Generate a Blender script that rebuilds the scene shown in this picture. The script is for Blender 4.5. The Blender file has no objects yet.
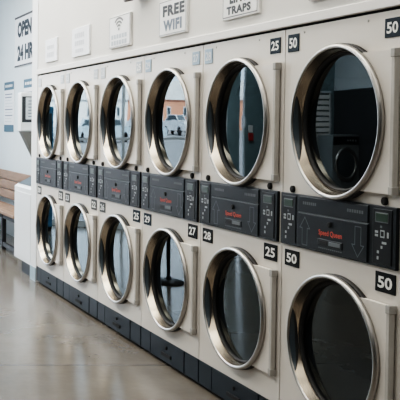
import bpy, bmesh, math, random
from mathutils import Vector, Matrix
random.seed(7)
SC = bpy.context.scene
COL = SC.collection

# ------------------------------------------------------------------ materials
def new_mat(name):
    m = bpy.data.materials.new(name)
    m.use_nodes = True
    nt = m.node_tree
    nt.nodes.clear()
    out = nt.nodes.new('ShaderNodeOutputMaterial')
    return m, nt, out

def pbr(name, color, rough=0.5, metal=0.0, var=0.0, scale=6.0, bump=0.0, rvar=0.0, spec=0.5, coat=0.0, stretch=None):
    m, nt, out = new_mat(name)
    b = nt.nodes.new('ShaderNodeBsdfPrincipled')
    b.inputs['Base Color'].default_value = (*color, 1)
    b.inputs['Roughness'].default_value = rough
    b.inputs['Metallic'].default_value = metal
    b.inputs['Specular IOR Level'].default_value = spec
    b.inputs['Coat Weight'].default_value = coat
    nt.links.new(b.outputs[0], out.inputs[0])
    if var or bump or rvar:
        tc = nt.nodes.new('ShaderNodeTexCoord')
        mp = nt.nodes.new('ShaderNodeMapping')
        if stretch: mp.inputs['Scale'].default_value = stretch
        nz = nt.nodes.new('ShaderNodeTexNoise')
        nz.inputs['Scale'].default_value = scale
        nz.inputs['Detail'].default_value = 5
        nt.links.new(tc.outputs['Object'], mp.inputs[0])
        nt.links.new(mp.outputs[0], nz.inputs['Vector'])
        if var:
            r = nt.nodes.new('ShaderNodeMapRange')
            r.inputs['From Min'].default_value = 0.25; r.inputs['From Max'].default_value = 0.75
            r.inputs['To Min'].default_value = 1 - var; r.inputs['To Max'].default_value = 1 + var
            nt.links.new(nz.outputs['Fac'], r.inputs['Value'])
            mx = nt.nodes.new('ShaderNodeVectorMath'); mx.operation = 'SCALE'
            mx.inputs[0].default_value = color
            nt.links.new(r.outputs[0], mx.inputs['Scale'])
            nt.links.new(mx.outputs[0], b.inputs['Base Color'])
        if rvar:
            r2 = nt.nodes.new('ShaderNodeMapRange')
            r2.inputs['To Min'].default_value = rough - rvar; r2.inputs['To Max'].default_value = rough + rvar
            nt.links.new(nz.outputs['Fac'], r2.inputs['Value'])
            nt.links.new(r2.outputs[0], b.inputs['Roughness'])
        if bump:
            bp = nt.nodes.new('ShaderNodeBump'); bp.inputs['Strength'].default_value = bump
            bp.inputs['Distance'].default_value = 0.01
            nt.links.new(nz.outputs['Fac'], bp.inputs['Height'])
            nt.links.new(bp.outputs[0], b.inputs['Normal'])
    return m

def glass_mat(name, tint, ior=1.9, refl=(1, 1, 1), rough=0.015):
    m, nt, out = new_mat(name)
    fr = nt.nodes.new('ShaderNodeFresnel'); fr.inputs['IOR'].default_value = ior
    tr = nt.nodes.new('ShaderNodeBsdfTransparent'); tr.inputs[0].default_value = (*tint, 1)
    gl = nt.nodes.new('ShaderNodeBsdfGlossy'); gl.inputs['Color'].default_value = (*refl, 1)
    gl.inputs['Roughness'].default_value = rough
    mx = nt.nodes.new('ShaderNodeMixShader')
    nt.links.new(fr.outputs[0], mx.inputs[0]); nt.links.new(tr.outputs[0], mx.inputs[1]); nt.links.new(gl.outputs[0], mx.inputs[2])
    nt.links.new(mx.outputs[0], out.inputs[0])
    return m

def floor_mat():
    m, nt, out = new_mat('polished_concrete')
    N, Lk = nt.nodes.new, nt.links.new
    b = N('ShaderNodeBsdfPrincipled'); Lk(b.outputs[0], out.inputs[0])
    geo = N('ShaderNodeNewGeometry')
    n1 = N('ShaderNodeTexNoise'); n1.inputs['Scale'].default_value = 1.3; n1.inputs['Detail'].default_value = 8; n1.inputs['Roughness'].default_value = 0.62
    n2 = N('ShaderNodeTexNoise'); n2.inputs['Scale'].default_value = 22; n2.inputs['Detail'].default_value = 5
    Lk(geo.outputs['Position'], n1.inputs['Vector']); Lk(geo.outputs['Position'], n2.inputs['Vector'])
    cr = N('ShaderNodeValToRGB')
    cr.color_ramp.elements[0].position = 0.3; cr.color_ramp.elements[0].color = FLOOR_A
    cr.color_ramp.elements[1].position = 0.72; cr.color_ramp.elements[1].color = FLOOR_B
    mixf = N('ShaderNodeMath'); mixf.operation = 'MULTIPLY_ADD'; mixf.inputs[1].default_value = 0.15
    sc1 = N('ShaderNodeMath'); sc1.operation = 'MULTIPLY'; sc1.inputs[1].default_value = 0.85
    Lk(n1.outputs['Fac'], sc1.inputs[0]); Lk(n2.outputs['Fac'], mixf.inputs[0]); Lk(sc1.outputs[0], mixf.inputs[2])
    Lk(mixf.outputs[0], cr.inputs[0])
    # sawn control joints every 4.2 m across the room, one of them at y = 6.05
    sx = N('ShaderNodeSeparateXYZ'); Lk(geo.outputs['Position'], sx.inputs[0])
    ad = N('ShaderNodeMath'); ad.operation = 'SUBTRACT'; ad.inputs[1].default_value = 6.05; Lk(sx.outputs['Y'], ad.inputs[0])
    pp = N('ShaderNodeMath'); pp.operation = 'PINGPONG'; pp.inputs[1].default_value = 3.2; Lk(ad.outputs[0], pp.inputs[0])
    lt = N('ShaderNodeMath'); lt.operation = 'LESS_THAN'; lt.inputs[1].default_value = 0.011; Lk(pp.outputs[0], lt.inputs[0])
    mc = N('ShaderNodeMix'); mc.data_type = 'RGBA'; Lk(lt.outputs[0], mc.inputs['Factor']); Lk(cr.outputs[0], mc.inputs['A']); mc.inputs['B'].default_value = (0.10, 0.09, 0.08, 1)
    Lk(mc.outputs['Result'], b.inputs['Base Color'])
    rr = N('ShaderNodeMapRange'); rr.inputs['To Min'].default_value = 0.175; rr.inputs['To Max'].default_value = 0.215
    Lk(n1.outputs['Fac'], rr.inputs['Value']); Lk(rr.outputs[0], b.inputs['Roughness'])
    b.inputs['Specular IOR Level'].default_value = 0.45
    return m

FLOOR_A = (0.122, 0.106, 0.088, 1)
FLOOR_B = (0.195, 0.173, 0.146, 1)
M = dict(
    enamel=pbr('warm_white_enamel', (0.69, 0.655, 0.61), 0.38, var=0.02, scale=3, spec=0.4),
    plate=pbr('door_enamel', (0.72, 0.685, 0.64), 0.36, var=0.02, scale=4, spec=0.4),
    wall=pbr('painted_wall', (0.74, 0.735, 0.715), 0.75, var=0.02, scale=2.5, bump=0.03),
    wall_cool=pbr('cool_painted_wall', (0.70, 0.765, 0.80), 0.75, var=0.02, scale=2.5),
    trim=pbr('trim_paint', (0.80, 0.79, 0.77), 0.5, var=0.01, scale=3),
    post=pbr('filler_paint', (0.80, 0.82, 0.83), 0.55, var=0.01, scale=3),
    ceil=pbr('ceiling_paint', (0.75, 0.76, 0.76), 0.9, var=0.02, scale=3),
    dark_wall=pbr('dark_slate_paint', (0.035, 0.045, 0.052), 0.7, var=0.1, scale=2),
    teal_wall=pbr('deep_teal_paint', (0.22, 0.31, 0.33), 0.6, var=0.1, scale=2),
    steel=pbr('brushed_steel', (0.44, 0.43, 0.415), 0.34, 1.0, var=0.03, scale=4),
    tunnel=pbr('steel_door_throat', (0.43, 0.38, 0.32), 0.25, 1.0, var=0.14, scale=7),
    hinge_cap=pbr('hinge_cap_steel', (0.38, 0.37, 0.35), 0.5, 0.0, var=0.05, scale=30),
    hinge=pbr('hinge_steel', (0.50, 0.485, 0.455), 0.5, 0.0, var=0.05, scale=30),
    rubber_and_refl=pbr('black_rubber_and_reflection', (0.012, 0.012, 0.012), 0.6, var=0.1, scale=10),  # seal rubber, also the dark parts of the painted reflections
    glass_refl=pbr('painted_glass_reflection', (0.06, 0.08, 0.095), 0.25, var=0.1, scale=10),  # colour of the glass reflection painted in the throat
    drum=pbr('dark_drum_steel', (0.10, 0.10, 0.10), 0.4, 0.9, var=0.1, scale=14),
    panel=pbr('slate_panel', (0.004, 0.0065, 0.0085), 0.38, var=0.06, scale=8, spec=0.20),
    keypad=pbr('black_keypad', (0.003, 0.004, 0.005), 0.4, var=0.1, scale=8, spec=0.2),
    kick=pbr('dark_blue_kick', (0.004, 0.010, 0.015), 0.42, var=0.06, scale=6, spec=0.13),
    gap=pbr('black_and_gap_shade', (0.006, 0.006, 0.006), 0.8, var=0.1),  # black parts, also the shade painted in the gap over the dryers
    grey_mark=pbr('grey_print', (0.09, 0.098, 0.10), 0.5, var=0.02),
    line_mark=pbr('thin_line_print', (0.085, 0.10, 0.105), 0.5, var=0.02),
    white_mark=pbr('white_print', (0.34, 0.36, 0.36), 0.5, var=0.02),
    red_mark=pbr('orange_red_print', (0.60, 0.075, 0.028), 0.5, var=0.02),
    lcd=pbr('green_display', (0.008, 0.028, 0.012), 0.3, var=0.25, scale=60),
    navy=pbr('navy_plate', (0.008, 0.020, 0.031), 0.6, var=0.05, spec=0.15),
    black_plate=pbr('black_plate', (0.006, 0.008, 0.009), 0.6, var=0.05, spec=0.12),
    glare_plate=pbr('blue_glare_plate', (0.28, 0.38, 0.47), 0.4, var=0.05),  # number plate with the glare painted into its colour
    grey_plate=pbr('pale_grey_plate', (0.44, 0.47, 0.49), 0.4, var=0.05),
    mid_plate=pbr('mid_grey_plate', (0.075, 0.08, 0.08), 0.6, var=0.05, spec=0.15),
    digit=pbr('white_digit', (0.80, 0.80, 0.78), 0.5, var=0.01),
    digit_pale=pbr('pale_digit', (0.62, 0.64, 0.65), 0.5, var=0.01),
    sign=pbr('sign_white', (0.80, 0.80, 0.79), 0.45, var=0.01),
    sign_pale=pbr('sign_blue_white', (0.79, 0.81, 0.835), 0.45, var=0.01),
    ink=pbr('dark_ink', (0.045, 0.052, 0.06), 0.6, var=0.02),
    ink_navy=pbr('navy_ink', (0.014, 0.030, 0.045), 0.7, var=0.02),
    ink_blue=pbr('grey_blue_ink', (0.17, 0.21, 0.26), 0.6, var=0.02),
    ink_faint=pbr('faint_ink', (0.64, 0.67, 0.71), 0.6, var=0.02),
    ink_mid=pbr('mid_grey_ink', (0.22, 0.225, 0.23), 0.6, var=0.02),
    border=pbr('border_grey', (0.33, 0.34, 0.34), 0.5, var=0.02),
    poster_blue=pbr('poster_blue', (0.03, 0.105, 0.17), 0.5, var=0.03),
    white_gloss=pbr('white_appliance', (0.76, 0.785, 0.80), 0.35, var=0.01, scale=3),
    lid=pbr('blue_grey_lid', (0.06, 0.085, 0.105), 0.45, var=0.08, scale=8),
    wood=pbr('bench_wood', (0.27, 0.165, 0.11), 0.5, var=0.22, scale=3.0, stretch=(9, 0.9, 9), bump=0.05),
    dark_metal=pbr('dark_frame_metal', (0.015, 0.016, 0.018), 0.5, 0.3, var=0.1),
    screen=pbr('dark_bezel', (0.02, 0.025, 0.03), 0.35, var=0.1),
    screen_img=pbr('pale_notice', (0.55, 0.60, 0.63), 0.4, var=0.25, scale=14),
    bracket=pbr('grey_hood', (0.15, 0.15, 0.14), 0.6, var=0.05),
    fixture=pbr('grey_fixture', (0.20, 0.20, 0.20), 0.5, var=0.1),
    asphalt=pbr('asphalt', (0.28, 0.28, 0.285), 0.9, var=0.12, scale=3),
    base_blue=pbr('pale_blue_base', (0.36, 0.46, 0.52), 0.5, var=0.02),
    stucco=pbr('pink_stucco', (0.70, 0.34, 0.23), 0.9, var=0.06, scale=1.5),
    stucco_white=pbr('white_stucco', (0.80, 0.80, 0.79), 0.9, var=0.03, scale=1.5),
    car_white=pbr('white_car_paint', (0.75, 0.76, 0.77), 0.25, var=0.01, coat=0.6),
    car_blue=pbr('blue_car_paint', (0.42, 0.49, 0.54), 0.25, var=0.01, coat=0.6),
    car_glass=pbr('car_glass', (0.05, 0.07, 0.08), 0.08, var=0.01),
    tyre=pbr('tyre', (0.02, 0.02, 0.02), 0.8, var=0.1),
    machine_blue=pbr('vending_blue', (0.04, 0.17, 0.27), 0.3, var=0.05),
    washer=pbr('washer_steel_grey', (0.22, 0.245, 0.25), 0.4, 0.1, var=0.05),
    red=pbr('alarm_red', (0.45, 0.03, 0.03), 0.4, var=0.03),
    white_frame=pbr('window_frame_paint', (0.70, 0.74, 0.76), 0.5, var=0.02),
)
M['floor'] = floor_mat()
M['glass'] = glass_mat('door_glass', (0.05, 0.062, 0.066), 1.66, (0.86, 0.96, 1.0))  # blue of the reflected sky is put into the reflection tint
M['window_glass'] = glass_mat('storefront_glass', (0.97, 0.985, 1.0), 1.3)

# ------------------------------------------------------------------ mesh helpers
class MB:
    """collects shapes, then links them as ONE mesh object"""
    def __init__(s, xf=None):
        s.bm = bmesh.new(); s.mats = []; s.xf = xf or (lambda p: p); s.sz = 1.0
    def mi(s, m):
        if m not in s.mats: s.mats.append(m)
        return s.mats.index(m)
    def face(s, pts, m, smooth=False):
        vs = [s.bm.verts.new(s.xf(p)) for p in pts]
        f = s.bm.faces.new(vs); f.material_index = s.mi(m); f.smooth = smooth
        return f
    def box(s, a0, a1, b0, b1, c0, c1, m, bevel=0.0, seg=2):
        t = bmesh.new()
        bmesh.ops.create_cube(t, size=1)
        for v in t.verts:
            v.co = Vector(((a0 + a1) / 2 + v.co.x * (a1 - a0), (b0 + b1) / 2 + v.co.y * (b1 - b0), (c0 + c1) / 2 + v.co.z * (c1 - c0)))
        if bevel:
            bmesh.ops.bevel(t, geom=list(t.edges), offset=bevel, segments=seg, profile=0.5, affect='EDGES')
        s.merge(t, m, smooth=False)
    def merge(s, t, m, smooth=False):
        i = s.mi(m); mp = {}
        for v in t.verts: mp[v] = s.bm.verts.new(s.xf(tuple(v.co)))
        for f in t.faces:
            try:
                g = s.bm.faces.new([mp[v] for v in f.verts]); g.material_index = i; g.smooth = smooth or f.smooth
            except ValueError: pass
        t.free()
    def lathe(s, prof, cx, cz, m, seg=64, smooth=True, a0=0.0, a1=2 * math.pi, cap=False):
        """prof: list of (radius, n); the axis runs along n (second coordinate) through (cx, cz)"""
        full = abs(a1 - a0 - 2 * math.pi) < 1e-6
        cnt = seg if full else seg + 1
        rings = []
        for r, n in prof:
            rings.append([s.bm.verts.new(s.xf((cx + r * math.cos(a0 + (a1 - a0) * i / seg), n, cz + s.sz * r * math.sin(a0 + (a1 - a0) * i / seg)))) for i in range(cnt)])
        k = s.mi(m)
        for A, B in zip(rings, rings[1:]):
            for i in range(seg):
                j = (i + 1) % cnt
                f = s.bm.faces.new((A[i], A[j], B[j], B[i])); f.material_index = k; f.smooth = smooth
        if cap:
            f = s.bm.faces.new(rings[-1]); f.material_index = k
    def tube(s, p, q, r, m, seg=10):
        p, q = Vector(p), Vector(q); d = (q - p)
        t = bmesh.new()
        bmesh.ops.create_cone(t, cap_ends=True, segments=seg, radius1=r, radius2=r, depth=d.length)
        mt = Matrix.Translation((p + q) / 2) @ d.to_track_quat('Z', 'Y').to_matrix().to_4x4()
        bmesh.ops.transform(t, matrix=mt, verts=list(t.verts))
        for f in t.faces: f.smooth = len(f.verts) == 4
        s.merge(t, m)
    def prism(s, poly, lo, hi, m, axis=1):
        """poly of 2D points extruded along the given axis"""
        def P(u, w, h):
            return (h, u, w) if axis == 0 else (u, h, w) if axis == 1 else (u, w, h)
        s.face([P(u, w, lo) for u, w in poly], m); s.face([P(u, w, hi) for u, w in reversed(poly)], m)
        for (u, w), (u2, w2) in zip(poly, poly[1:] + poly[:1]):
            s.face([P(u, w, lo), P(u, w, hi), P(u2, w2, hi), P(u2, w2, lo)], m)
    def done(s, name, parent=None, normals=True):
        if normals: bmesh.ops.recalc_face_normals(s.bm, faces=list(s.bm.faces))
        me = bpy.data.meshes.new(name)
        s.bm.to_mesh(me); s.bm.free()
        for m in s.mats: me.materials.append(m)
        return link(name, me, parent)

def link(name, data, parent=None):
    o = bpy.data.objects.new(name, data); COL.objects.link(o)
    if parent: o.parent = parent
    return o
def tag(o, label=None, cat=None, group=None, kind=None):
    if label: o['label'] = label
    if cat: o['category'] = cat
    if group: o['group'] = group
    if kind: o['kind'] = kind
    return o
def thing(name, label, cat, loc, group=None):
    return tag(link(name, None), label, cat, group) if loc is None else _at(tag(link(name, None), label, cat, group), loc)
def _at(o, loc): o.location = loc; return o
def struct(o): o['kind'] = 'structure'; return o

_text_cache = {}
def text_faces(txt, bold=0.0, spacing=1.0):
    """flat triangles of a word in a 0..1 box (built-in font), made once per word"""
    key = (txt, bold, spacing)
    if key in _text_cache: return _text_cache[key]
    cu = bpy.data.curves.new('word', 'FONT'); cu.body = txt; cu.offset = bold; cu.resolution_u = 3; cu.space_character = spacing
    ob = bpy.data.objects.new('word', cu); COL.objects.link(ob)
    dg = bpy.context.evaluated_depsgraph_get()
    me = bpy.data.meshes.new_from_object(ob.evaluated_get(dg))
    V = [tuple(v.co) for v in me.vertices]
    x0 = min(v[0] for v in V); x1 = max(v[0] for v in V); y0 = min(v[1] for v in V); y1 = max(v[1] for v in V)
    V = [((v[0] - x0) / (x1 - x0), (v[1] - y0) / (y1 - y0)) for v in V]
    F = [tuple(p.vertices) for p in me.polygons]
    bpy.data.objects.remove(ob); bpy.data.curves.remove(cu); bpy.data.meshes.remove(me)
    _text_cache[key] = (V, F)
    return V, F
def put_text(mb, txt, a0, a1, z0, z1, n, m, bold=0.02, spacing=1.0):
    V, F = text_faces(txt, bold, spacing)
    vs = [mb.bm.verts.new(mb.xf((a0 + u * (a1 - a0), n, z0 + w * (z1 - z0)))) for u, w in V]
    k = mb.mi(m)
    for f in F:
        try: g = mb.bm.faces.new([vs[i] for i in f]); g.material_index = k
        except ValueError: pass
def outline(mb, a0, a1, z0, z1, n, w, m, sides='lrtb'):
    if 'l' in sides: mb.face([(a0, n, z0), (a0 + w, n, z0), (a0 + w, n, z1), (a0, n, z1)], m)
    if 'r' in sides: mb.face([(a1 - w, n, z0), (a1, n, z0), (a1, n, z1), (a1 - w, n, z1)], m)
    if 't' in sides: mb.face([(a0, n, z1 - w), (a1, n, z1 - w), (a1, n, z1), (a0, n, z1)], m)
    if 'b' in sides: mb.face([(a0, n, z0), (a1, n, z0), (a1, n, z0 + w), (a0, n, z0 + w)], m)
def rect(mb, a0, a1, z0, z1, n, m):
    mb.face([(a0, n, z0), (a1, n, z0), (a1, n, z1), (a0, n, z1)], m)
def polyline(mb, pts, n, w, m, closed=True):
    k = len(pts)
    for i in range(k if closed else k - 1):
        p, q = Vector(pts[i]), Vector(pts[(i + 1) % k]); d = (q - p).normalized(); s = Vector((-d.y, d.x)) * w / 2
        p = p - d * w / 2; q = q + d * w / 2
        mb.face([(p.x + s.x, n, p.y + s.y), (q.x + s.x, n, q.y + s.y), (q.x - s.x, n, q.y - s.y), (p.x - s.x, n, p.y - s.y)], m)

# ------------------------------------------------------------------ the row of stacked dryers
# dryer frame: a runs along the row towards the camera, n out of the front into the aisle, z up
L = 2.486; Y0 = 9.227; W = 0.9174
Z_KICK, Z_PB, Z_PT, Z_TOP = 0.166, 0.995, 1.2524, 2.061
ZU, ZL, CA, R = 1.6015, 0.5784, 0.483, 0.345
R_HOLE = 0.308
fx = lambda p: (-p[1], -p[0], p[2])
def at(k): return (L, Y0 - k * W, 0)

def holed(mb, a0, a1, z0, z1, ca, cz, r, n, depth, m):
    """a front sheet with a round opening and the opening's short wall"""
    ang = set(2 * math.pi * i / 64 for i in range(64))
    for ax in (a0, a1):
        for zz in (z0, z1): ang.add(math.atan2(zz - cz, ax - ca) % (2 * math.pi))
    ang = sorted(ang)
    def edge(t):
        c, s = math.cos(t), math.sin(t)
        k = min(((a1 - ca) / c if c > 1e-9 else (a0 - ca) / c if c < -1e-9 else 1e9), ((z1 - cz) / s if s > 1e-9 else (z0 - cz) / s if s < -1e-9 else 1e9))
        return (ca + k * c, n, cz + k * s)
    inn = [mb.bm.verts.new(mb.xf((ca + r * math.cos(t), n, cz + r * math.sin(t)))) for t in ang]
    bk = [mb.bm.verts.new(mb.xf((ca + r * math.cos(t), n - depth, cz + r * math.sin(t)))) for t in ang]
    out = [mb.bm.verts.new(mb.xf(edge(t))) for t in ang]
    k = mb.mi(m); c = len(ang)
    for i in range(c):
        j = (i + 1) % c
        f = mb.bm.faces.new((inn[i], inn[j], out[j], out[i])); f.material_index = k
        f = mb.bm.faces.new((bk[i], bk[j], inn[j], inn[i])); f.material_index = k; f.smooth = True

def cabinet_mesh(root):
    mb = MB(fx); g = 0.0035; e = M['enamel']
    holed(mb, g, W - g, Z_PB, Z_TOP, CA, ZU, R_HOLE, 0, 0.05, e)
    holed(mb, g, W - g, Z_KICK, Z_PB, CA, ZL, R_HOLE, 0, 0.05, e)
    for a in (g, W - g): mb.face([(a, 0, Z_KICK), (a, 0, Z_TOP), (a, -1.0, Z_TOP), (a, -1.0, Z_KICK)], e)
    mb.face([(g, 0, Z_TOP), (W - g, 0, Z_TOP), (W - g, -1.0, Z_TOP), (g, -1.0, Z_TOP)], e)
    mb.face([(g, 0, Z_KICK), (W - g, 0, Z_KICK), (W - g, -1.0, Z_KICK), (g, -1.0, Z_KICK)], e)
    mb.face([(g, -1.0, Z_KICK), (W - g, -1.0, Z_KICK), (W - g, -1.0, Z_TOP), (g, -1.0, Z_TOP)], e)
    # small screws along the top edge
    for a in (0.17, 0.66): mb.lathe([(0.006, 0), (0.006, 0.002), (0.003, 0.003)], a, 2.035, M['hinge'], seg=10, cap=True)
    return mb.done('cabinet', root, normals=False)

def drum_mesh(root, zc):
    mb = MB(fx)
    mb.lathe([(R_HOLE - 0.002, -0.05), (0.36, -0.09), (0.36, -0.72), (0.12, -0.74), (0.02, -0.70)], CA, zc, M['drum'], cap=True)
    for i in range(3):
        t = 0.5 + i * 2.094
        c, s = math.cos(t), math.sin(t)
        p = [(CA + 0.355 * math.cos(t - 0.09), zc + 0.355 * math.sin(t - 0.09)), (CA + 0.285 * c, zc + 0.285 * s), (CA + 0.355 * math.cos(t + 0.09), zc + 0.355 * math.sin(t + 0.09))]
        mb.prism(p, -0.70, -0.12, M['drum'])
    return mb.done('drum', root, normals=False)

def door_meshes(root, zc):
    sz = 1.015 if zc > 1 else 0.965          # upper rings stretched vertically, lower ones flattened, to fit their extents in the image
    mb = MB(fx)                                       # the enamel leaf between the ring and the hinge
    a1, hz = 0.868, (0.297 if zc > 1 else 0.268)
    pts = [(CA + 0.18, zc + hz), (a1 - 0.008, zc + hz), (a1, zc + hz - 0.008), (a1, zc - hz + 0.008), (a1 - 0.008, zc - hz), (CA + 0.18, zc - hz)]
    inner = [(CA + 0.327 * math.cos(t), zc + sz * 0.327 * math.sin(t)) for t in [math.radians(x) for x in range(-56, 57, 4)]]
    mb.prism(pts + inner, 0.004, 0.026, M['plate'])
    door = mb.done('door', root)
    mb = MB(fx)                                       # polished ring
    mb.sz = sz; mb.lathe([(R - 0.012, 0.020), (R - 0.001, 0.028), (R, 0.038), (R - 0.004, 0.046), (R - 0.010, 0.050), (R - 0.016, 0.049), (R - 0.020, 0.044), (R - 0.021, 0.036)], CA, zc, M['steel'], seg=96)
    mb.done('door_ring', door, normals=False)
    mb = MB(fx)                                       # throat that narrows to the glass
    mb.sz = sz; mb.lathe([(R - 0.021, 0.043), (R - 0.038, -0.010)], CA, zc, M['tunnel'], seg=96)
    mb.done('door_throat', door, normals=False)
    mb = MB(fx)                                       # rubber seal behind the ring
    mb.sz = sz; mb.lathe([(R - 0.012, 0.018), (R - 0.003, 0.021), (R + 0.002, 0.016), (R + 0.001, 0.001), (R - 0.028, 0.0005)], CA, zc, M['rubber_and_refl'], seg=96)
    mb.sz = sz; mb.lathe([(R - 0.0345, -0.002), (R - 0.037, 0.003), (R - 0.044, 0.005), (R - 0.049, 0.001), (R - 0.050, -0.010)], CA, zc, M['rubber_and_refl'], seg=96)  # inner black lip added as the throat's dark reflection in the glass
    mb.done('gasket_and_reflection', door, normals=False)
    mb = MB(fx)                                       # slightly domed pane
    rg = R - 0.039
    mb.sz = sz; mb.lathe([(rg, -0.0105), (rg * 0.8, -0.0093), (rg * 0.55, -0.0083), (rg * 0.3, -0.0076), (rg * 0.12, -0.0073)], CA, zc, M['glass'], seg=96, cap=True)
    mb.done('glass', door, normals=False)
    mb = MB(fx)                                       # lens-shaped reflection of the glass, painted on the throat opposite the hinge
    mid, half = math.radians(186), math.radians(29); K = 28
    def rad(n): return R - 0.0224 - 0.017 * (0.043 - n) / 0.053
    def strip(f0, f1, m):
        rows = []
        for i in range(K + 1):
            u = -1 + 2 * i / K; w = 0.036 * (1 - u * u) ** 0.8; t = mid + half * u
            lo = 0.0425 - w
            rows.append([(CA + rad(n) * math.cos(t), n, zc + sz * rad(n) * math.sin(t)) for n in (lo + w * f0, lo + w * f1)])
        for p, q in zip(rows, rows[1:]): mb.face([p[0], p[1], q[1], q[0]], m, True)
    strip(0.0, 0.36, M['rubber_and_refl']); strip(0.36, 1.0, M['glass_refl'])
    mb.done('throat_reflection', door, normals=False)
    mb = MB(fx)                                       # hinge bar with two knuckles
    h0, h1 = zc - hz, zc + hz
    mb.box(0.862, 0.884, 0.006, 0.030, h0 + 0.03, h1 - 0.03, M['hinge'], 0.003)
    for z in (h0 + 0.014, h1 - 0.014): mb.box(0.860, 0.888, 0.003, 0.033, z - 0.018, z + 0.018, M['hinge_cap'], 0.003)
    mb.done('hinge', door)
    return door

def panel_meshes(root):
    mb = MB(fx); p = M['panel']; x1 = 0.893
    mb.box(0.008, x1, 0.0, 0.014, Z_PB, Z_PT, p, 0.003)
    mb.box(0.172, 0.712, 0.010, 0.019, 1.003, 1.166, p, 0.003)      # coin-box door
    mb.box(0.172, 0.712, 0.010, 0.018, 1.172, 1.246, p, 0.003)      # header strip
    mb.done('control_panel', root)
    panel = root.children[-1] if False else [o for o in COL.objects if o.parent == root and o.name.startswith('control_panel')][-1]
    mb = MB(fx)
    polyline(mb, [(0.172, 1.169), (0.712, 1.169)], 0.0145, 0.004, M['line_mark'], False)
    for (b0, b1, z) in ((0.215, 0.33, 1.208), (0.565, 0.685, 1.206)):
        n_ = 7
        for i in range(n_):
            u = b0 + (b1 - b0) * i / n_; rect(mb, u, u + (b1 - b0) / n_ * 0.72, z, z + 0.014, 0.0185, M['grey_mark'])
    for i in range(12):
        u = 0.352 + i * 0.0155; rect(mb, u, u + 0.011, 1.017, 1.022, 0.0195, M['grey_mark'])
    mb.done('printed_legend', panel, normals=False)
    mb = MB(fx)
    put_text(mb, 'Speed Queen', 0.352, 0.532, 1.072, 1.104, 0.0196, M['red_mark'], 0.012)
    tag(mb.done('brand_lettering', panel, normals=False), 'orange-red lettering')
    for (c, up) in ((0.236, True), (0.648, False)):
        mb = MB(fx); z0, z1 = (1.016, 1.148); s = 0.021; hd = 0.042; hh = 0.052
        if up: q = [(c - s, z0), (c + s, z0), (c + s, z1 - hh), (c + hd, z1 - hh), (c, z1), (c - hd, z1 - hh), (c - s, z1 - hh)]
        else: q = [(c - s, z1), (c + s, z1), (c + s, z0 + hh), (c + hd, z0 + hh), (c, z0), (c - hd, z0 + hh), (c - s, z0 + hh)]
        polyline(mb, q, 0.0196, 0.0042, M['line_mark'])
        tag(mb.done('arrow_mark', panel, normals=False), 'outlined arrow pointing ' + ('up' if up else 'down'))
    mb = MB(fx)
    mb.box(0.345, 0.538, 0.012, 0.0215, 1.030, 1.062, M['keypad'], 0.003)
    mb.box(0.435, 0.525, 0.018, 0.0225, 1.036, 1.056, M['line_mark'], 0.002)
    mb.box(0.362, 0.425, 0.018, 0.0222, 1.038, 1.054, M['gap'], 0.002)
    mb.done('coin_slot', panel)
    mb = MB(fx); mb.lathe([(0.013, 0.012), (0.013, 0.024), (0.009, 0.026)], 0.437, 1.132, M['gap'], seg=16, cap=True); mb.done('lock', panel)
    for (k0, k1) in ((0.026, 0.150), (0.742, 0.868)):
        mb = MB(fx); mb.box(k0, k1, 0.010, 0.0165, 1.008, 1.240, M['keypad'], 0.003); mb.done('keypad', panel)
        mb = MB(fx); c = (k0 + k1) / 2
        mb.box(c - 0.042, c + 0.036, 0.014, 0.0185, 1.186, 1.222, M['lcd'], 0.002); outline(mb, c - 0.046, c + 0.040, 1.182, 1.226, 0.0172, 0.004, M['grey_mark'])
        mb.done('display', panel)
        mb = MB(fx); w = M['white_mark']
        for i, (dx, dz, ww, hh) in enumerate(((-0.045, 1.122, .021, .010), (-0.045, 1.137, .021, .010), (-0.010, 1.120, .028, .032), (0.033, 1.122, .012, .024), (0.001, 1.094, .030, .010), (-0.006, 1.074, .012, .012), (-0.03, 1.052, .014, .012), (-0.03, 1.026, .012, .014), (-0.012, 1.160, .014, .010))):
            rect(mb, c + dx, c + dx + ww, dz, dz + hh, 0.0172, M['grey_mark'] if i == 8 else w)
        mb.face([(c - 0.006, 0.0174, 1.126), (c + 0.013, 0.0174, 1.126), (c + 0.013, 0.0174, 1.146), (c - 0.006, 0.0174, 1.146)], M['keypad'])
        mb.done('button_marks', panel, normals=False)
    return panel

def kick_meshes(root):
    k = M['kick']; out = []
    mb = MB(fx); mb.box(0.18, 0.715, -0.05, 0.004, 0.022, Z_KICK - 0.003, k, 0.004); mb.done('lint_drawer', root)
    dr = [o for o in COL.objects if o.parent == root and o.name.startswith('lint_drawer')][-1]
    mb = MB(fx); mb.box(0.375, 0.525, 0.0, 0.012, 0.058, 0.082, M['gap'], 0.004); mb.done('handle', dr)
    mb = MB(fx); mb.lathe([(0.011, 0.0), (0.011, 0.010), (0.007, 0.011)], 0.45, 0.118, M['gap'], seg=14, cap=True); mb.done('lock', dr)
    for (a0, a1) in ((0.005, 0.174), (0.721, W - 0.005)):
        mb = MB(fx); mb.box(a0, a1, -0.05, 0.002, 0.022, Z_KICK - 0.003, k, 0.003); mb.done('kick_panel', root)
    mb = MB(fx); mb.box(0.0, W, -0.95, -0.03, 0.0, Z_KICK - 0.006, M['gap']); mb.done('base', root)

def number_plate(root, txt, c, zc, w, h, pm, dm):
    mb = MB(fx); mb.box(c - w / 2, c + w / 2, 0.0, 0.004, zc - h / 2, zc + h / 2, pm, 0.0012, 1)
    pl = mb.done('number_plate', root)
    mb = MB(fx); put_text(mb, txt, c - w * 0.36, c + w * 0.36, zc - h * 0.30, zc + h * 0.30, 0.0048, dm, 0.03); mb.done('digits', pl, normals=False)

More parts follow.
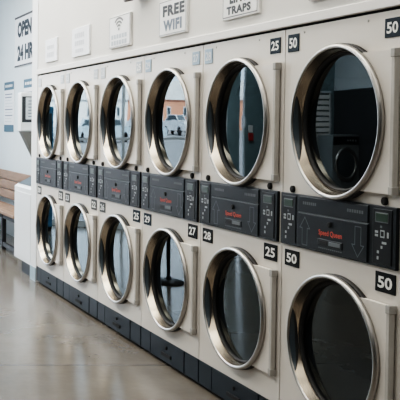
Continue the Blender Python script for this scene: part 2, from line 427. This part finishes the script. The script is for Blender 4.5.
P = M
NUM = [   # column: (upper left, upper right, lower left, lower right), each (digits, plate, ink)
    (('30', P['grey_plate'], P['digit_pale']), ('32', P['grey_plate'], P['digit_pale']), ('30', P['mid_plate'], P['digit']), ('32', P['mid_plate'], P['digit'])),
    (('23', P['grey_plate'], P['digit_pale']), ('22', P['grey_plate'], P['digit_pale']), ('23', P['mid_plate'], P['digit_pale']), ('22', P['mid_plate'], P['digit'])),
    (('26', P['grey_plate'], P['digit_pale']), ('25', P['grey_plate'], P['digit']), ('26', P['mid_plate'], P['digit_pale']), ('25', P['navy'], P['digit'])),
    (('29', P['glare_plate'], P['digit_pale']), ('27', P['glare_plate'], P['digit_pale']), ('29', P['navy'], P['digit']), ('27', P['black_plate'], P['digit'])),
    (('28', P['glare_plate'], P['digit_pale']), ('25', P['navy'], P['digit']), ('28', P['black_plate'], P['digit']), ('25', P['black_plate'], P['digit'])),
    (('50', P['navy'], P['digit']), ('50', P['navy'], P['digit']), ('50', P['black_plate'], P['digit']), ('50', P['black_plate'], P['digit'])),
]
DLAB = ['farthest stacked dryer at the end of the row, beside the narrow white post',
        'second stacked dryer from the white post, plates numbered 22 and 23',
        'third stacked dryer from the white post, plates numbered 26 and 25',
        'stacked dryer numbered 29 and 27 under the FREE WIFI sign',
        'stacked dryer numbered 28 and 25 under the LINT TRAPS sign',
        'nearest and largest stacked dryer with plates numbered 50']
GRP = 'stacked tumble dryers in the row along the wall'

def plates(root, k):
    ul, ur, ll, lr = NUM[k]
    number_plate(root, *(ul[:1]), 0.078, 1.990, 0.098, 0.086, *ul[1:])
    number_plate(root, *(ur[:1]), 0.826, 1.990, 0.100, 0.080, *ur[1:])
    number_plate(root, *(ll[:1]), 0.098, 0.930, 0.128, 0.080, *ll[1:])
    number_plate(root, *(lr[:1]), 0.812, 0.932, 0.130, 0.084, *lr[1:])

d0 = thing('stacked_dryer', DLAB[0], 'dryer', at(0), GRP)
cabinet_mesh(d0)
for zc in (ZU, ZL):
    drum_mesh(d0, zc); door_meshes(d0, zc)
panel_meshes(d0); kick_meshes(d0)
for a in (0.098, 0.800):
    mb = MB(fx); mb.lathe([(0.017, 0.0), (0.017, 0.010), (0.012, 0.013)], a, 1.272, M['gap'], seg=18, cap=True); mb.done('cabinet_lock', d0)
DRYERS = [d0]
def kids(o): return [c for c in COL.objects if c.parent == o]
tree = [(c, kids(c)) for c in kids(d0)]
for k in range(1, 6):
    r = d0.copy(); COL.objects.link(r); r.location = at(k); r['label'] = DLAB[k]
    for c, gs in tree:
        cc = c.copy(); COL.objects.link(cc); cc.parent = r
        for g in gs:
            gg = g.copy(); COL.objects.link(gg); gg.parent = cc
    DRYERS.append(r)
for k, r in enumerate(DRYERS): plates(r, k)

# ------------------------------------------------------------------ the room
XW = 3.15      # recessed wall beyond the dryers
YF = 14.5      # storefront at the far end
YB = -2.5
XL = -3.4
HC = 4.0
YE = Y0 + 0.212
def sbox(name, x0, x1, y0, y1, z0, z1, m, bevel=0):
    mb = MB(); mb.box(x0, x1, y0, y1, z0, z1, m, bevel); return struct(mb.done(name))
sbox('floor', XL - 0.2, 4.2, YB - 0.2, YF + 0.1, -0.1, 0.0, M['floor'])
sbox('ceiling', XL - 0.2, 4.2, YB - 0.2, YF + 0.1, HC, HC + 0.15, M['ceil'])
mb = MB()                                              # bulkhead over the dryers, and the plain wall on this side of them
mb.box(L, 3.9, Y0 - 6 * W - 0.004, Y0 + 0.0, 2.078, HC, M['wall'])
mb.box(L, 3.9, YB, Y0 - 6 * W - 0.006, 0, HC, M['wall'])
struct(mb.done('wall_right'))
sbox('wall_end', L - 0.004, 3.9, Y0 + 0.006, YE, 0, HC, M['post'])
sbox('baseboard_end', L - 0.009, L + 0.05, Y0 + 0.008, YE + 0.004, 0, 0.14, M['base_blue'])
sbox('wall_recess', XW, XW + 0.2, YE, YF, 0, HC, M['wall_cool'])
sbox('wall_left', XL - 0.2, XL, YB, YF, 0, 2.2, M['dark_wall'])
sbox('wall_left_upper', XL - 0.2, XL, YB, YF, 2.2, HC, M['wall_cool'])
sbox('wall_back', XL, 3.9, YB - 0.2, YB, 0, HC, M['dark_wall'])
mb = MB()                                              # ledge moulding directly over the dryers
mb.box(L - 0.016, L + 0.01, Y0 - 6 * W, Y0 + 0.02, 2.074, 2.120, M['trim'], 0.004)
struct(mb.done('trim_1'))
sbox('gap_shade_strip', L + 0.03, L + 0.06, Y0 - 6 * W, Y0, 2.061, 2.078, M['gap'])  # black strip that paints the shade in the gap over the dryers
# far end: storefront windows, solid dark-teal bay to the left of them
mb = MB()
mb.box(XL, -2.20, YF, YF + 0.15, 0, HC, M['teal_wall']); mb.box(-2.00, -1.62, YF, YF + 0.15, 0, HC, M['teal_wall']); mb.box(-2.20, -2.00, YF, YF + 0.15, 3.0, HC, M['teal_wall'])
mb.box(2.35, XW + 0.2, YF, YF + 0.15, 0, HC, M['wall_cool'])
mb.box(-1.62, 2.35, YF, YF + 0.15, 3.5, HC, M['wall_cool'])
struct(mb.done('wall_front'))
for i, (x0, x1) in enumerate(((-1.62, -0.30), (-0.30, 1.02), (1.02, 2.35))):
    mb = MB(); f = M['white_frame']
    for (u0, u1, w0, w1) in ((x0, x0 + 0.05, 0, 3.5), (x1 - 0.05, x1, 0, 3.5), (x0 + 0.05, x1 - 0.05, 0, 0.10), (x0 + 0.05, x1 - 0.05, 3.42, 3.5), (x0 + 0.05, x1 - 0.05, 1.27, 1.315)):
        mb.box(u0, u1, YF + 0.02, YF + 0.12, w0, w1, f)
    wn = struct(mb.done('window_%d' % (i + 1)))
    mb = MB(); mb.box(x0 + 0.05, x1 - 0.05, YF + 0.065, YF + 0.072, 0.10, 3.42, M['window_glass']); mb.done('pane', wn)
mb = MB(); mb.box(-2.20, -2.175, YF + 0.02, YF + 0.12, 0, 3.0, M['white_frame']); mb.box(-2.025, -2.00, YF + 0.02, YF + 0.12, 0, 3.0, M['white_frame']); mb.box(-2.175, -2.025, YF + 0.02, YF + 0.12, 0, 0.05, M['white_frame']); mb.box(-2.175, -2.025, YF + 0.02, YF + 0.12, 2.95, 3.0, M['white_frame'])  # narrow slit added for a bright upright strip in the door glass
wn = struct(mb.done('window_4'))
mb = MB(); mb.box(-2.175, -2.025, YF + 0.065, YF + 0.072, 0.05, 2.95, M['window_glass']); mb.done('pane', wn)

# ------------------------------------------------------------------ signs on the bulkhead over the dryers
fs = lambda p: (L - p[1], p[0] * -1, p[2])   # a = -world Y, so letters read left to right from the aisle
SG = 'sign boards over the dryers'
def board(name, label, ya, yb, z0, z1, m, th=0.016, border=None, ins=0.012):
    mb = MB(fs); mb.box(-ya, -yb, 0.0, th, z0, z1, m, 0.003)
    o = tag(mb.done(name), label, 'sign', SG)
    if border:
        mb = MB(fs); outline(mb, -ya + ins, -yb - ins, z0 + ins * 0.8, z1 - ins * 0.8, th + 0.0008, 0.006, border); mb.done('border', o, normals=False)
    return o
def words(o, lines, th=0.016):
    for (t, ya, yb, z0, z1, m, b) in lines:
        mb = MB(fs); put_text(mb, t, -ya, -yb, z0, z1, th + 0.001, m, b, 1.12); mb.done('lettering', o, normals=False)
def bars(o, rows, m, th=0.016):
    for (ya, yb, z0, z1) in rows:
        mb = MB(fs)
        n = max(3, int((ya - yb) / 0.05))
        for i in range(n):
            u0 = -ya + (ya - yb) * i / n; rect(mb, u0, u0 + (ya - yb) / n * 0.8, z0, z1, th + 0.001, m)
        mb.done('faint_print', o, normals=False)

s1 = board('wall_sign', 'small pale sign over the farthest dryer, blurred text', 8.92, 8.54, 2.172, 2.385, M['sign_pale'], 0.016)  # sign edges from here on come from image pixels projected back onto the wall
bars(s1, [(8.85, 8.62, 2.29, 2.325), (8.85, 8.62, 2.215, 2.26)], M['ink_faint'], 0.016)
s2 = board('wall_sign', 'pale sign with blurred text over the second dryer from the post', 8.085, 7.625, 2.163, 2.405, M['sign_pale'], 0.016)
bars(s2, [(8.00, 7.74, 2.32, 2.36), (8.00, 7.74, 2.255, 2.295), (7.98, 7.76, 2.195, 2.225)], M['ink_faint'], 0.016)
s3 = board('wall_sign', 'white sign with a grey wifi symbol over two faint lines', 7.14, 6.705, 2.161, 2.400, M['sign'], 0.018, M['border'], 0.006)
mb = MB(fs); cA, cZ = -6.93, 2.296
for (r0, r1) in ((0.026, 0.042), (0.056, 0.072), (0.086, 0.104)):
    K = 18; t0, t1 = math.radians(42), math.radians(138)
    for i in range(K):
        ta, tb = t0 + (t1 - t0) * i / K, t0 + (t1 - t0) * (i + 1) / K
        q = [(cA + r * math.cos(t) * 1.15, 0.0195, cZ + r * math.sin(t) * 0.86) for r, t in ((r0, ta), (r1, ta), (r1, tb), (r0, tb))]
        mb.face(q, M['ink_mid'])
mb.face([(cA + 0.014 * math.cos(t), 0.0195, cZ + 0.011 * math.sin(t)) for t in [2 * math.pi * i / 14 for i in range(14)]], M['ink_mid'])
mb.done('wifi_symbol', s3, normals=False)
bars(s3, [(7.09, 6.76, 2.228, 2.260), (7.09, 6.76, 2.182, 2.214)], M['grey_plate'], 0.018)
s4 = board('wall_sign', 'white sign reading FREE WIFI over the dryers', 6.19, 5.765, 2.164, 2.398, M['sign'], 0.016, M['border'], 0.008)
words(s4, [('FREE', 6.125, 5.79, 2.290, 2.362, M['ink'], 0.05), ('WIFI', 6.115, 5.83, 2.194, 2.266, M['ink_blue'], 0.05)])
s5 = board('wall_sign', 'white sign reading LINT TRAPS with a dark outline', 5.293, 4.88, 2.176, 2.41, M['sign'], 0.016, M['ink_mid'], 0.012)
words(s5, [('LINT', 5.20, 5.00, 2.260, 2.325, M['ink'], 0.05), ('TRAPS', 5.235, 4.962, 2.201, 2.247, M['ink'], 0.05)])
s6 = board('wall_sign', 'sign over the nearest dryer, only its bottom corner inside the photo', 4.41, 3.98, 2.172, 2.41, M['sign'], 0.02, M['ink_mid'], 0.006)

# emergency lamp unit whose underside just enters the top edge
t = thing('emergency_light', 'dark grey wall fixture at the top edge, left of FREE WIFI sign', 'light', (L, 6.48, 2.475))
mb = MB(); mb.box(-0.07, 0.004, -0.10, 0.10, 0.0, 0.12, M['fixture'], 0.015); mb.done('housing', t)
for s in (-1, 1):
    mb = MB(lambda p, s=s: (p[1] - 0.05, p[0] + 0.10 * s, p[2] + 0.02))
    mb.lathe([(0.02, 0.03), (0.035, 0.0), (0.045, -0.05), (0.036, -0.056)], 0, 0, M['fixture'], seg=20, cap=True); mb.done('lamp_head', t)

# OPEN 24 HRS board and two notices on the recessed wall
fw = lambda p: (XW - p[1], -p[0], p[2])
mb = MB(fw); mb.box(-12.86, -11.72, 0.0, 0.012, 2.352, 3.045, M['sign_pale'], 0.002)
so = tag(mb.done('open_sign'), 'large white sign reading OPEN 24 HRS on the far recessed wall', 'sign')
mb = MB(fw); rect(mb, -12.86, -11.72, 3.012, 3.040, 0.013, M['ink']); mb.done('border_line', so, normals=False)
mb = MB(fw); rect(mb, -12.86, -11.72, 2.356, 2.378, 0.013, M['ink']); mb.done('border_line', so, normals=False)
mb = MB(fw)
put_text(mb, 'OPEN', -12.70, -11.97, 2.745, 2.96, 0.0135, M['ink_navy'], 0.055); mb.done('lettering', so, normals=False)
mb = MB(fw)
put_text(mb, '24 HRS', -12.70, -11.76, 2.430, 2.645, 0.0135, M['ink_navy'], 0.055)
mb.done('lettering', so, normals=False)
def notice(label, ya, yb, z0, z1, foot):
    mb = MB(fw); mb.box(-ya, -yb, -0.003, 0.008, z0, z1, M['sign_pale'])
    o = tag(mb.done('notice_poster'), label, 'poster')
    mb = MB(fw); rect(mb, -ya, -yb, z1 - 0.115, z1, 0.009, M['poster_blue']); mb.done('blue_band', o, normals=False)
    mb = MB(fw)
    if foot: rect(mb, -ya, -yb, z0, z0 + 0.10, 0.009, M['poster_blue']); mb.done('blue_band', o, normals=False)
    mb = MB(fw)
    zz = z1 - 0.17
    while zz > z0 + 0.14:
        rect(mb, -ya + 0.05, -yb - 0.06 - 0.1 * random.random(), zz - 0.014, zz, 0.009, M['ink_blue'] if random.random() < 0.25 else M['ink_faint']); zz -= 0.043
    n = 6
    for i in range(n): rect(mb, -ya + 0.07 + (ya - yb - 0.14) * i / n, -ya + 0.07 + (ya - yb - 0.14) * (i + 0.7) / n, z1 - 0.075, z1 - 0.040, 0.0096, M['digit'])
    mb.done('printed_lines', o, normals=False)
notice('tall white notice with blue bands at top and bottom on the wall', 13.47, 12.90, 1.465, 2.175, True)
notice('white notice with blue top band partly behind the wall machine', 12.36, 11.75, 1.60, 2.17, False)

# ------------------------------------------------------------------ wall machine, low cabinet, bench
t = thing('wall_machine', 'white wall-mounted machine with dark-edged window and tapered grey underside', 'machine', (XW, 10.26, 1.04))
def rl(p): return (p[0] - XW, p[1] - 10.26, p[2] - 1.04)
mb = MB(rl); mb.box(2.56, XW, 10.19, 10.33, 1.50, 1.93, M['white_gloss'], 0.012); mb.done('housing', t)
mb = MB(rl); mb.prism([(2.570, 1.50), (2.80, 1.03), (XW, 1.03), (XW, 1.50)], 10.20, 10.32, M['bracket']); mb.done('underside_hood', t)
mb = MB(rl)
rect(mb, 2.572, 2.70, 1.60, 1.885, 10.1885, M['screen']); rect(mb, 2.612, 2.70, 1.632, 1.875, 10.1875, M['screen_img'])
for i in range(6): rect(mb, 2.640, 2.685, 1.66 + i * 0.034, 1.670 + i * 0.034, 10.1865, M['ink_blue'])
tag(mb.done('display_window', t, normals=False), 'dark-edged display window')
mb = MB(rl); mb.box(2.715, 2.745, 10.175, 10.195, 1.535, 1.64, M['screen'], 0.004); mb.done('card_reader', t)

t = thing('low_cabinet', 'low white cabinet with sloping blue-grey lid at the end of the dryers', 'cabinet', (L, 9.80, 0))
def rc(p): return (p[0] - L, p[1] - 9.80, p[2])
mb = MB(rc); ya, yb = YE + 0.006, 10.155
mb.prism([(2.49, 0.13), (2.49, 0.905), (2.515, 0.925), (3.13, 1.255), (3.13, 0.13)], ya, yb, M['white_gloss']); mb.done('body', t)
mb = MB(rc)
q = [(2.524, 0.9345), (3.05, 1.2167)]
mb.face([(q[0][0], ya + 0.03, q[0][1]), (q[1][0], ya + 0.03, q[1][1]), (q[1][0], yb - 0.016, q[1][1]), (q[0][0], yb - 0.016, q[0][1])], M['lid']); mb.done('lid', t, normals=False)
mb = MB(rc); mb.box(2.484, 2.492, ya + 0.02, yb - 0.10, 0.16, 0.86, M['white_gloss'], 0.003); mb.done('front_panel', t)
mb = MB(rc); mb.box(2.51, 3.10, ya + 0.02, yb - 0.25, 0.0, 0.13, M['kick']); mb.done('base', t)

t = thing('wooden_bench', 'brown slatted wooden bench with dark metal frame against the far wall', 'bench', (2.86, 12.4, 0))
def rb(p): return (p[0] - 2.86, p[1] - 12.4, p[2])
y0, y1 = 10.95, 14.1
for i in range(3):
    z0 = 0.55 + i * 0.13; x = 3.035 + i * 0.010
    mb = MB(rb); mb.box(x, x + 0.03, y0, y1, z0, z0 + 0.118, M['wood'], 0.006); mb.done('backrest_board', t)
for i in range(3):
    x = 2.67 + i * 0.118
    mb = MB(rb); mb.box(x, x + 0.110, y0, y1, 0.452, 0.490, M['wood'], 0.006); mb.done('seat_board', t)
for y in (11.60, 13.55):
    mb = MB(rb); d = M['dark_metal']
    mb.box(2.685, 2.735, y - 0.03, y + 0.03, 0.0, 0.45, d, 0.004); mb.box(3.00, 3.045, y - 0.03, y + 0.03, 0.0, 0.45, d, 0.004)
    mb.box(2.685, 3.03, y - 0.03, y + 0.03, 0.41, 0.451, d, 0.004)
    mb.prism([(3.0, 0.44), (3.035, 0.44), (3.075, 0.90), (3.067, 0.90)], y - 0.025, y + 0.025, d)
    mb.done('leg_frame', t)
mb = MB(rb); mb.box(2.69, 2.73, y0 + 0.02, y1 - 0.02, 0.045, 0.10, M['dark_metal'], 0.004); mb.box(2.69, 2.73, y0 + 0.02, y1 - 0.02, 0.40, 0.451, M['dark_metal'], 0.004); mb.done('rail', t)

# ------------------------------------------------------------------ what the door glass reflects
w0 = thing('front_load_washer', 'grey front-loading washer reflected in the glass of the nearest upper dryer', 'washer', (-3.03, 13.25, 0))
fl = lambda p: (p[0], -p[1], p[2])
mb = MB(fl); mb.box(-0.36, 0.36, -0.78, 0.0, 0.0, 1.37, M['washer'], 0.012); mb.done('cabinet', w0)
mb = MB(fl); mb.lathe([(0.30, 0.0), (0.30, 0.03), (0.265, 0.045), (0.235, 0.03), (0.22, 0.012)], 0, 0.86, M['steel'], seg=40); mb.done('door_ring', w0, normals=False)
mb = MB(fl); mb.lathe([(0.23, 0.02), (0.13, 0.035), (0.02, 0.04)], 0, 0.86, M['car_glass'], seg=32, cap=True); mb.done('glass', w0, normals=False)
mb = MB(fl); mb.box(-0.35, 0.35, 0.0, 0.012, 1.20, 1.34, M['panel'], 0.004); mb.done('control_panel', w0)
wp = kids(w0)[-1]
for i in range(4):
    mb = MB(fl); mb.lathe([(0.018, 0.01), (0.016, 0.022)], -0.27 + i * 0.07, 1.27, M['white_mark'], seg=12, cap=True); mb.done('knob', wp)
t = thing('pedestal_table', 'dark pedestal table in the aisle, its leg reflected in a lower dryer door', 'table', (1.21, 9.2, 0))
fz = lambda p: (p[0], p[2], p[1])
mb = MB(fz); mb.lathe([(0.02, 0.70), (0.40, 0.70), (0.405, 0.715), (0.40, 0.73), (0.02, 0.73)], 0, 0, M['wood'], seg=40, cap=True); mb.done('tabletop', t)
mb = MB(fz); mb.lathe([(0.06, 0.02), (0.035, 0.08), (0.035, 0.66), (0.09, 0.70)], 0, 0, M['dark_metal'], seg=20); mb.done('column', t)
mb = MB(fz); mb.lathe([(0.26, 0.0), (0.26, 0.015), (0.06, 0.035), (0.02, 0.035)], 0, 0, M['dark_metal'], seg=32, cap=True); mb.done('base', t)
t = thing('vending_machine', 'blue vending machine by the shop window, reflected in farthest dryer', 'machine', (1.35, 13.9, 0))
mb = MB(); mb.box(-0.27, 0.42, -0.35, 0.35, 0.06, 1.86, M['machine_blue'], 0.02); mb.done('cabinet', t)
mb = MB(); mb.box(-0.22, 0.20, -0.365, -0.34, 0.55, 1.75, M['car_glass'], 0.01); mb.done('front_window', t)
mb = MB(); mb.box(0.24, 0.38, -0.362, -0.34, 0.9, 1.5, M['panel'], 0.006); mb.done('keypad', t)
mb = MB(); mb.box(-0.24, 0.39, -0.32, 0.32, 0.0, 0.06, M['gap']); mb.done('base', t)
t = thing('louvred_panel', 'pale grey louvred panel on the far wall, reflected in the nearest upper dryer', 'panel', (-3.06, YF, 1.15))
mb = MB(); f = M['white_frame']; mb.box(-0.24, 0.24, -0.03, 0.0, 0, 0.04, f); mb.box(-0.24, 0.24, -0.03, 0.0, 1.0, 1.04, f); mb.box(-0.24, -0.20, -0.03, 0, 0.04, 1.0, f); mb.box(0.20, 0.24, -0.03, 0, 0.04, 1.0, f); mb.done('frame', t)
mb = MB()
for i in range(9): mb.prism([(-0.03, 0.06 + i * 0.104), (-0.025, 0.055 + i * 0.104), (0.0, 0.13 + i * 0.104), (-0.005, 0.135 + i * 0.104)], -0.2, 0.2, M['trim'], 0)
mb.done('louvres', t)
t = thing('wall_notice', 'small red and white notice on the teal wall across the room', 'sign', (-2.40, YF, 1.30))
mb = MB(); mb.box(-0.07, 0.07, -0.02, 0.0, 0.10, 0.24, M['sign'], 0.004); mb.done('panel', t)
mb = MB(); mb.box(-0.07, 0.07, -0.05, 0.0, -0.06, 0.09, M['red'], 0.006); mb.done('red_box', t)

# the street beyond the shop window
mb = MB(); mb.face([(-60, YF + 0.16, -0.05), (40, YF + 0.16, -0.05), (40, 110, 1.15), (-60, 110, 1.15)], M['asphalt']); struct(mb.done('road'))
t = thing('corner_building', 'pink and white building across the street, reflected in the dryer doors', 'building', (-25, 76, 0))
mb = MB(); mb.box(-28, 1.0, 0, 6, 0, 4.0, M['stucco'], 0); mb.done('wall', t)
mb = MB(); mb.box(1.01, 34, 0, 6, 0, 4.0, M['stucco_white'], 0); mb.done('wall', t)
mb = MB(); mb.box(-28.2, 34.2, -0.3, 6.2, 4.0, 6.0, M['stucco_white']); mb.done('parapet', t)
for i in range(14):
    mb = MB(); x = -26 + i * 4.2; mb.box(x, x + 1.0, -0.08, 0.02, 2.2, 3.3, M['white_frame']); mb.box(x + 0.16, x + 0.84, -0.12, -0.07, 2.32, 3.18, M['car_glass']); mb.done('window', t)
def car(name, label, loc, rz, paint, sc=1.0):
    t = thing(name, label, 'car', loc); t.rotation_euler.z = rz; t.scale = (sc, sc, sc)
    mb = MB()
    prof = [(-2.2, 0.35), (-2.25, 0.75), (-2.1, 0.92), (-1.2, 1.0), (-0.6, 1.42), (0.9, 1.46), (1.6, 1.02), (2.15, 0.95), (2.25, 0.6), (2.2, 0.33)]
    mb.prism(prof, -0.88, 0.88, paint); mb.done('body', t)
    mb = MB()
    gl = [(-1.02, 1.04), (-0.55, 1.37), (0.82, 1.40), (1.38, 1.04)]
    mb.prism(gl, -0.89, 0.89, M['car_glass'])
    mb.face([(-1.16, -0.74, 1.04), (-1.16, 0.74, 1.04), (-0.64, 0.66, 1.40), (-0.64, -0.66, 1.40)], M['car_glass'])
    mb.done('windows', t, normals=False)
    for x in (-1.35, 1.35):
        for s in (-1, 1):
            mb = MB(lambda p, x=x, s=s: (p[0] + x, s * (0.80 + p[1]), p[2] + 0.32))
            mb.lathe([(0.32, -0.1), (0.32, 0.09), (0.2, 0.1), (0.19, 0.08), (0.05, 0.08)], 0, 0, M['tyre'], seg=20, cap=True); mb.done('wheel', t)
    mb = MB()
    for s in (-1, 1): mb.box(-2.26, -2.2, s * 0.6 - 0.16, s * 0.6 + 0.16, 0.66, 0.80, M['digit'], 0.01)
    mb.done('headlights', t)
car('parked_car', 'white car on the street outside, reflected in a dryer door', (-20.5, 60, 0.50), math.radians(62), M['car_white'], 1.22)
car('parked_car', 'pale blue car parked side-on outside the shop window', (-10.6, 46, 0.36), 0, M['car_blue'])

# ------------------------------------------------------------------ light
wd = bpy.data.worlds.new('daylight'); SC.world = wd; wd.use_nodes = True
nt = wd.node_tree; nt.nodes.clear()
wo = nt.nodes.new('ShaderNodeOutputWorld'); bg = nt.nodes.new('ShaderNodeBackground')
bg.inputs[0].default_value = (0.80, 0.90, 1.0, 1); bg.inputs[1].default_value = 4.2
nt.links.new(bg.outputs[0], wo.inputs[0])
sun = bpy.data.lights.new('sun', 'SUN'); sun.energy = 8.0; sun.angle = 0.02; sun.color = (1.0, 0.95, 0.87)
so_ = bpy.data.objects.new('sun', sun); COL.objects.link(so_); so_.rotation_euler = (math.radians(52), 0, math.radians(-25))
def ceiling_fill(x, y, sx, sy, e, col):
    l = bpy.data.lights.new('ceiling_fill', 'AREA'); l.shape = 'RECTANGLE'; l.size = sx; l.size_y = sy; l.energy = e; l.color = col
    o = bpy.data.objects.new('ceiling_fill', l); COL.objects.link(o); o.location = (x, y, HC - 0.05)
for (x, y, e) in ((-0.6, 1.5, 14), (-0.6, 5.0, 40), (-0.4, 8.6, 85), (-0.4, 12.2, 150)):  # unseen fill added under the ceiling, stronger towards the far end
    ceiling_fill(x, y, 1.2, 1.6, e, (1.0, 0.95, 0.88) if y < 9 else (0.93, 0.97, 1.0))
for (y, e) in ((1.9, 12), (4.7, 26), (7.5, 36), (10.3, 40)):     # unseen strips over the aisle, added to brighten the door throats
    ceiling_fill(1.85, y, 0.8, 2.5, e, (1.0, 0.95, 0.88))

# ------------------------------------------------------------------ camera: looks along the row, lens shifted towards the dryers
cam = bpy.data.cameras.new('camera'); co = bpy.data.objects.new('camera', cam); COL.objects.link(co)
cam.sensor_width = 36; cam.sensor_fit = 'HORIZONTAL'
cam.lens = 925 / 400 * 36
cam.shift_x = (200 + 211.7) / 400
cam.shift_y = -(200 - 152.5) / 400
co.location = (0, 0, 1.6)
co.rotation_euler = (math.pi / 2 - 0.0326, 0, 0)
cam.clip_end = 500
SC.camera = co
SC.view_settings.view_transform = 'Filmic'
SC.view_settings.look = 'High Contrast'
SC.view_settings.exposure = 0.40
SC.cycles.use_denoising = True
SC.cycles.max_bounces = 10
SC.cycles.transparent_max_bounces = 12
